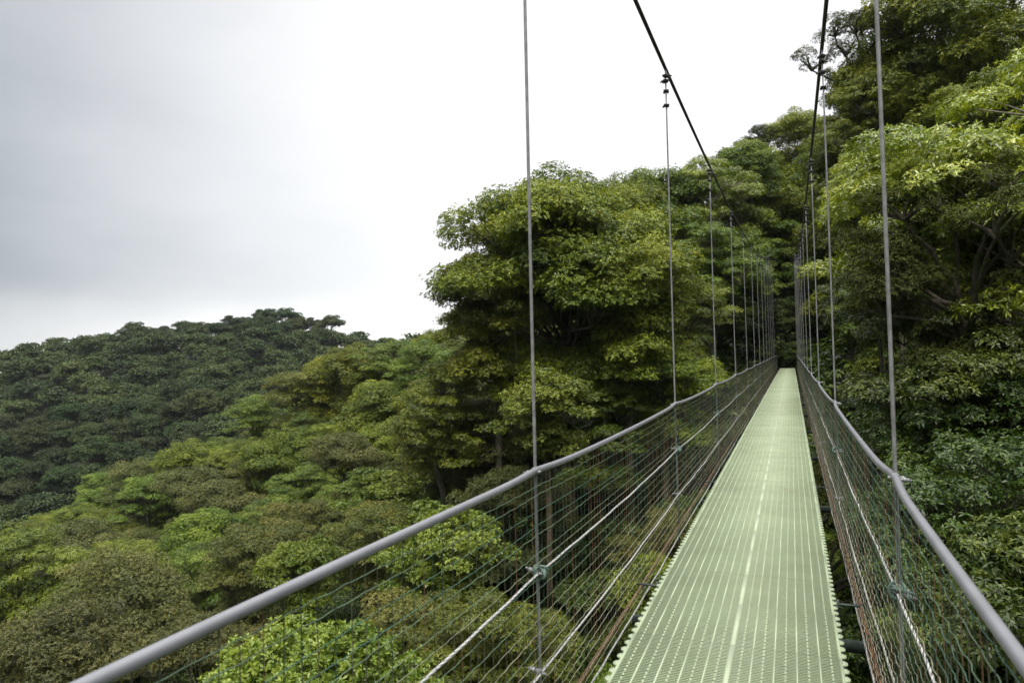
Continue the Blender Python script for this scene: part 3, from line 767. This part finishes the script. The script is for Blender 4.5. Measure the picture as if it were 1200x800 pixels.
for (x, y, d, ang), g in zip(cands[::-1], cz_[::-1]):
    if not (8 < d < 62) or grp['under'] >= 60: continue
    wh = rg.randint(2); sc = rg.uniform(.6, 1.1); R, H = PROTO['shade'][wh][2:]
    u, v, dd = uvd((x, y, g + H * sc))
    if not -60 < u < 1260 or (abs(x - CX) < 1.3 + R * sc * 1.1 and y < 60 + R * sc and g + H * sc > -3.0) or v < 395: continue
    if v > 840: continue
    if min([((x - a) ** 2 + (y - b_) ** 2) for a, b_ in under] or [99]) < 9: continue
    under.append((x, y)); grp['under'] += 1
    reg = 'left of the bridge' if x < -2 else 'right of the bridge'
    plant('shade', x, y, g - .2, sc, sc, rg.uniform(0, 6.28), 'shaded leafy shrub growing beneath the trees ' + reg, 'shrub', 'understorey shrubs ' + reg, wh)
print('scattered', cnt, dict(grp))

# every larger crown gets a label of its own, told from its neighbours by a landmark beside it
ANCH = [(640, 300, 'the huge rounded tree'), (375, 760, 'the bright broad-leaved treetop'), (355, 650, 'the small pale green tree'),
        (300, 640, 'the golden russet tree'), (140, 680, 'the broad grey-olive tree'), (60, 750, 'the brown-olive corner tree'), (20, 650, 'the feathery left-edge tree'),
        (410, 410, 'the middle ridge top'), (345, 430, 'the brownish ridge tree'), (640, 460, 'the light green small tree'), (628, 553, 'the first left rail clamp'),
        (505, 420, "the huge tree's left foot"), (790, 475, 'the second left rail clamp'), (1100, 180, 'the bright tiered tree'), (990, 50, 'the dark moss-laden tree'),
        (885, 160, 'the ragged mossy tree'), (920, 420, 'the far bridge end'), (200, 600, 'the valley middle'), (240, 500, 'the lower ridge line'), (1050, 560, 'the first right rail clamp')]
used_l = set(o.get('label') for o in scene.objects if o.get('label'))
for o, (k, x, y, z, r) in zip(SC, SI):
    u, v, d = uvd((x, y, z))
    if k == 'shade' or not (-40 < u < 1240 and -60 < v < 830) or r * F_PX / d < 20: continue
    for a in sorted(ANCH, key=lambda a: (a[0] - u) ** 2 + (a[1] - v) ** 2)[:6]:
        du, dv = u - a[0], v - a[1]
        ver = 'above' if dv < 0 else 'below'; hor = 'left of' if du < 0 else 'right of'
        w_ = hor if abs(du) > 2.2 * abs(dv) else ver if abs(dv) > 2.2 * abs(du) else ver + ' and ' + hor
        dist = math.hypot(du, dv)
        lab = LOOK[k] + ' ' + ('just ' if dist < 60 else '' if dist < 130 else 'well ') + w_ + ' ' + a[2]
        if lab not in used_l and len(lab.split()) <= 16:
            used_l.add(lab); o['label'] = lab; break

# far hill
ind = 0; rest = []
fp = []
for _ in range(9000):
    ang = rg.uniform(-R_(47), R_(4)); d = rg.uniform(101, 330)
    p = d * (Fv + Rv * math.tan(ang)); x, y = p[0], p[1]
    r = rg.uniform(3.0, 4.2)
    if fp:
        a = np.array(fp)
        if (((a[:, 0] - x) ** 2 + (a[:, 1] - y) ** 2) < (r + a[:, 2]) ** 2 * .82).any(): continue
    fp.append((x, y, r))
fa = np.array(fp); fz = np.clip(G(fa[:, 0], fa[:, 1]), -60, 90)
items = []
for (x, y, r), g in zip(fp, fz):
    sc = r / 3.6 * rg.uniform(.85, 1.1)
    u, v, d = uvd((x, y, g + 11 * sc))
    if u > 640 or u < -170: continue
    items.append((x, y, g, sc, u, v, d))
# the ridge trees and the nearest of the visible face stand as single trees
vis = [q for q in items if -15 < q[4] < 430 and q[5] < 600]
ridge = sorted(vis, key=lambda q: q[5])[:32]
rid = set(id(q) for q in ridge)
near = sorted([q for q in vis if id(q) not in rid and q[5] < np.interp(q[4], [0, 200, 300, 400], [590, 500, 450, 420])], key=lambda q: q[6])[:30]
single = rid | set(id(q) for q in near)
mV = []; mT = []
for q in items:
    x, y, g, sc, u, v, d = q
    if id(q) in single:
        isr = id(q) in rid
        k = 'farflat' if (isr and rg.uniform() < .4) else 'far'
        plant(k, x, y, g - (2.4 if k == 'farflat' else .5), sc, sc * rg.uniform(.85, 1.2), rg.uniform(0, 6.28),
              'small dark tree standing along the skyline of the far hill' if isr else 'dark rounded tree on the near face of the far hill', 'tree',
              'skyline trees of the far hill' if isr else 'trees on the near face of the far hill', far=True)
    else:
        rest.append(q)
pv = []
for tm, cm, R, H in PROTO['far']:
    V = np.zeros(len(cm.vertices) * 3, np.float32); cm.vertices.foreach_get('co', V)
    T = np.zeros(len(cm.polygons), np.float32); cm.attributes['tint'].data.foreach_get('value', T)
    pv.append((V.reshape(-1, 4, 3), T[::2]))
for x, y, g, sc, u, v, d in rest:
    V, T = pv[rg.randint(3)]; a = rg.uniform(0, 6.28); ca, sa = math.cos(a), math.sin(a)
    fr = np.clip(34.0 / d, .12, .3)           # fewer, larger leaf clumps with distance
    keep = rg.uniform(0, 1, len(V)) < fr
    Vk = V[keep]; mid_ = Vk.mean(1, keepdims=True)
    W_ = (mid_ + (Vk - mid_) * (.8 / fr) ** .42) * sc
    W_ = np.stack([W_[..., 0] * ca - W_[..., 1] * sa + x, W_[..., 0] * sa + W_[..., 1] * ca + y, W_[..., 2] + g], -1)
    mV.append(W_); mT.append(np.clip(T[keep] + rg.normal(0, .18), 0, 1))
print('far single', len(single), 'far mass', len(rest), sum(len(q) for q in mV))
fm = link('distant_forest', leaf_mesh('distant_forest', np.concatenate(mV), np.concatenate(mT), MAT['far']))
tag(fm, 'dense dark forest covering the rest of the far hill', 'forest', kind='stuff')

# undergrowth over the forest floor
pts = []
for _ in range(1):
    n_ = 44000
    ang = rg.uniform(-R_(44), R_(44), n_); d = 5 + 150 * rg.uniform(0, 1, n_) ** .9
    x = d * (Fv[0] + Rv[0] * np.tan(ang)); y = d * (Fv[1] + Rv[1] * np.tan(ang))
gg = np.clip(G(x, y), -60, 90)
h = rg.uniform(.1, 1.6, n_) + .5
keep = ~((np.abs(x - CX) < 1.4) & (y > 40) & (y < 62))
x, y, gg, h, d = x[keep], y[keep], gg[keep], h[keep], d[keep]
Cn = np.stack([x, y, gg + h], 1); Nn = unit(np.stack([rg.normal(0, .4, len(x)), rg.normal(0, .4, len(x)), np.ones(len(x))], 1))
VV = []; TT = []
for lo, hi, l_ in ((0, 25, .3), (25, 50, .5), (50, 200, .8)):
    k_ = (d >= lo) & (d < hi)
    V, T = leaves(Cn[k_], Nn[k_], rg, 9, l_, l_ * .4, .2, .3, np.clip(rg.normal(.45, .2, k_.sum()), 0, 1)); VV.append(V); TT.append(T)
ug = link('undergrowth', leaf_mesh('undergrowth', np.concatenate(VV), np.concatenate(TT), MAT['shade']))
tag(ug, 'leafy undergrowth covering the forest floor beneath the trees', 'undergrowth', kind='stuff')

# ------------------------------------------------------------------ sky, sun
SUN_EL, SUN_AZ = R_(58), YAW * -1 - R_(160)        # azimuth from +Y towards +X
sd = Vector((math.sin(SUN_AZ) * math.cos(SUN_EL), math.cos(SUN_AZ) * math.cos(SUN_EL), math.sin(SUN_EL)))
ld = bpy.data.lights.new('sun', 'SUN'); ld.energy = 1.5; ld.angle = R_(10); ld.color = (1, .93, .80)
lo = bpy.data.objects.new('sun', ld); COL.objects.link(lo)
lo.rotation_euler = sd.to_track_quat('Z', 'Y').to_euler()

w = bpy.data.worlds.new('World'); scene.world = w; w.use_nodes = True
nt = w.node_tree; nt.nodes.clear(); L = nt.links.new
out = nt.nodes.new('ShaderNodeOutputWorld')
sky = N(nt, 'ShaderNodeTexSky', sky_type='NISHITA', sun_disc=False)
sky.sun_elevation = SUN_EL; sky.sun_rotation = SUN_AZ
sky.air_density = 1.0; sky.dust_density = 2.0
bg1 = N(nt, 'ShaderNodeBackground', Strength=.12); L(sky.outputs[0], bg1.inputs[0])
tc = N(nt, 'ShaderNodeTexCoord')
# the cloud deck: brighter where it thins (ahead and right), a grey rain band low on the left, a bright gap over the far hill
def vdot(vec):
    d_ = N(nt, 'ShaderNodeVectorMath', operation='DOT_PRODUCT'); L(tc.outputs['Generated'], d_.inputs[0]); d_.inputs[1].default_value = vec
    return d_.outputs['Value']
lft = vdot(tuple(-Rv)); fwd = vdot(tuple(Fv)); upz = vdot((0, 0, 1))
ratio = N(nt, 'ShaderNodeMath', operation='ARCTAN2'); L(lft, ratio.inputs[0]); L(fwd, ratio.inputs[1])     # azimuth left of the view
mp = N(nt, 'ShaderNodeMapping'); mp.inputs['Scale'].default_value = (1, 1, 2.6); L(tc.outputs['Generated'], mp.inputs[0])
nz = N(nt, 'ShaderNodeTexNoise', Scale=1.6, Detail=5.0, Roughness=.45); L(mp.outputs[0], nz.inputs['Vector'])
nz2 = N(nt, 'ShaderNodeTexNoise', Scale=5.0, Detail=5.0, Roughness=.5); L(mp.outputs[0], nz2.inputs['Vector'])
def math_(op, a, b=None, c_=None):
    n_ = N(nt, 'ShaderNodeMath', operation=op)
    for i_, q in enumerate((a, b, c_)):
        if q is None: continue
        if isinstance(q, (int, float)): n_.inputs[i_].default_value = q
        else: L(q, n_.inputs[i_])
    return n_.outputs[0]
def sstep(val, a, b, lo_, hi_):
    n_ = N(nt, 'ShaderNodeMapRange', interpolation_type='SMOOTHSTEP'); L(val, n_.inputs[0])
    for i_, q in ((1, a), (2, b), (3, lo_), (4, hi_)): n_.inputs[i_].default_value = q
    return n_.outputs[0]
az_n = math_('MULTIPLY_ADD', math_('SUBTRACT', nz.outputs[0], .5), .35, ratio.outputs[0])
el_n = math_('MULTIPLY_ADD', math_('SUBTRACT', nz2.outputs[0], .5), .07, upz)
side_b = sstep(az_n, .08, .95, 1.12, .38)                      # thick cloud to the left
band = sstep(el_n, .045, .13, .0, 1.0)
band2 = sstep(el_n, .12, .30, 1.0, .0)
leftness = sstep(ratio.outputs[0], -.02, .25, 0, 1)
grey = math_('MULTIPLY', math_('MULTIPLY', band, band2), math_('MULTIPLY', leftness, -.08))
gap = math_('MULTIPLY', sstep(el_n, .03, .12, 1, 0), math_('MULTIPLY', leftness, .26))
val = math_('ADD', math_('ADD', side_b, grey), gap)
val = math_('MULTIPLY_ADD', math_('SUBTRACT', nz2.outputs[0], .5), .10, val)
val = math_('MAXIMUM', val, .2)
val = math_('MULTIPLY', val, sstep(upz, .46, .88, .435, 1.75))
cr = ramp(nt, [(.16, (.80, .88, .97)), (.30, (.94, .965, 1.0)), (.45, (1, 1, 1))]); L(val, cr.inputs[0])
bg2 = N(nt, 'ShaderNodeBackground'); L(cr.outputs[0], bg2.inputs[0]); L(val, bg2.inputs[1])
mx = N(nt, 'ShaderNodeMixShader'); mx.inputs[0].default_value = .95
L(bg1.outputs[0], mx.inputs[1]); L(bg2.outputs[0], mx.inputs[2]); L(mx.outputs[0], out.inputs[0])

# ------------------------------------------------------------------ humid air
b = MB(); b.box((-640, -560, -64), (640, 640, 96))
hz = b.build('haze', None); tag(hz, 'thin humid haze in the air over the valley', 'haze', kind='stuff')
m = bpy.data.materials.new('humid_air'); m.use_nodes = True; nt = m.node_tree; nt.nodes.clear()
o_ = nt.nodes.new('ShaderNodeOutputMaterial'); pv_ = nt.nodes.new('ShaderNodeVolumePrincipled')
pv_.inputs['Color'].default_value = (.86, .92, 1, 1); pv_.inputs['Density'].default_value = .00009; pv_.inputs['Anisotropy'].default_value = .2
nt.links.new(pv_.outputs[0], o_.inputs['Volume']); hz.data.materials.append(m)

# ------------------------------------------------------------------ render settings
scene.view_settings.view_transform = 'Standard'; scene.view_settings.look = 'None'
scene.view_settings.exposure = 1.2; scene.view_settings.gamma = 1.0; scene.view_settings.use_curve_mapping = False
cy = scene.cycles
cy.max_bounces = 6; cy.diffuse_bounces = 3; cy.glossy_bounces = 2; cy.transmission_bounces = 3; cy.transparent_max_bounces = 4; cy.volume_bounces = 0
cy.use_denoising = True; cy.use_adaptive_sampling = True; cy.adaptive_threshold = 0.01
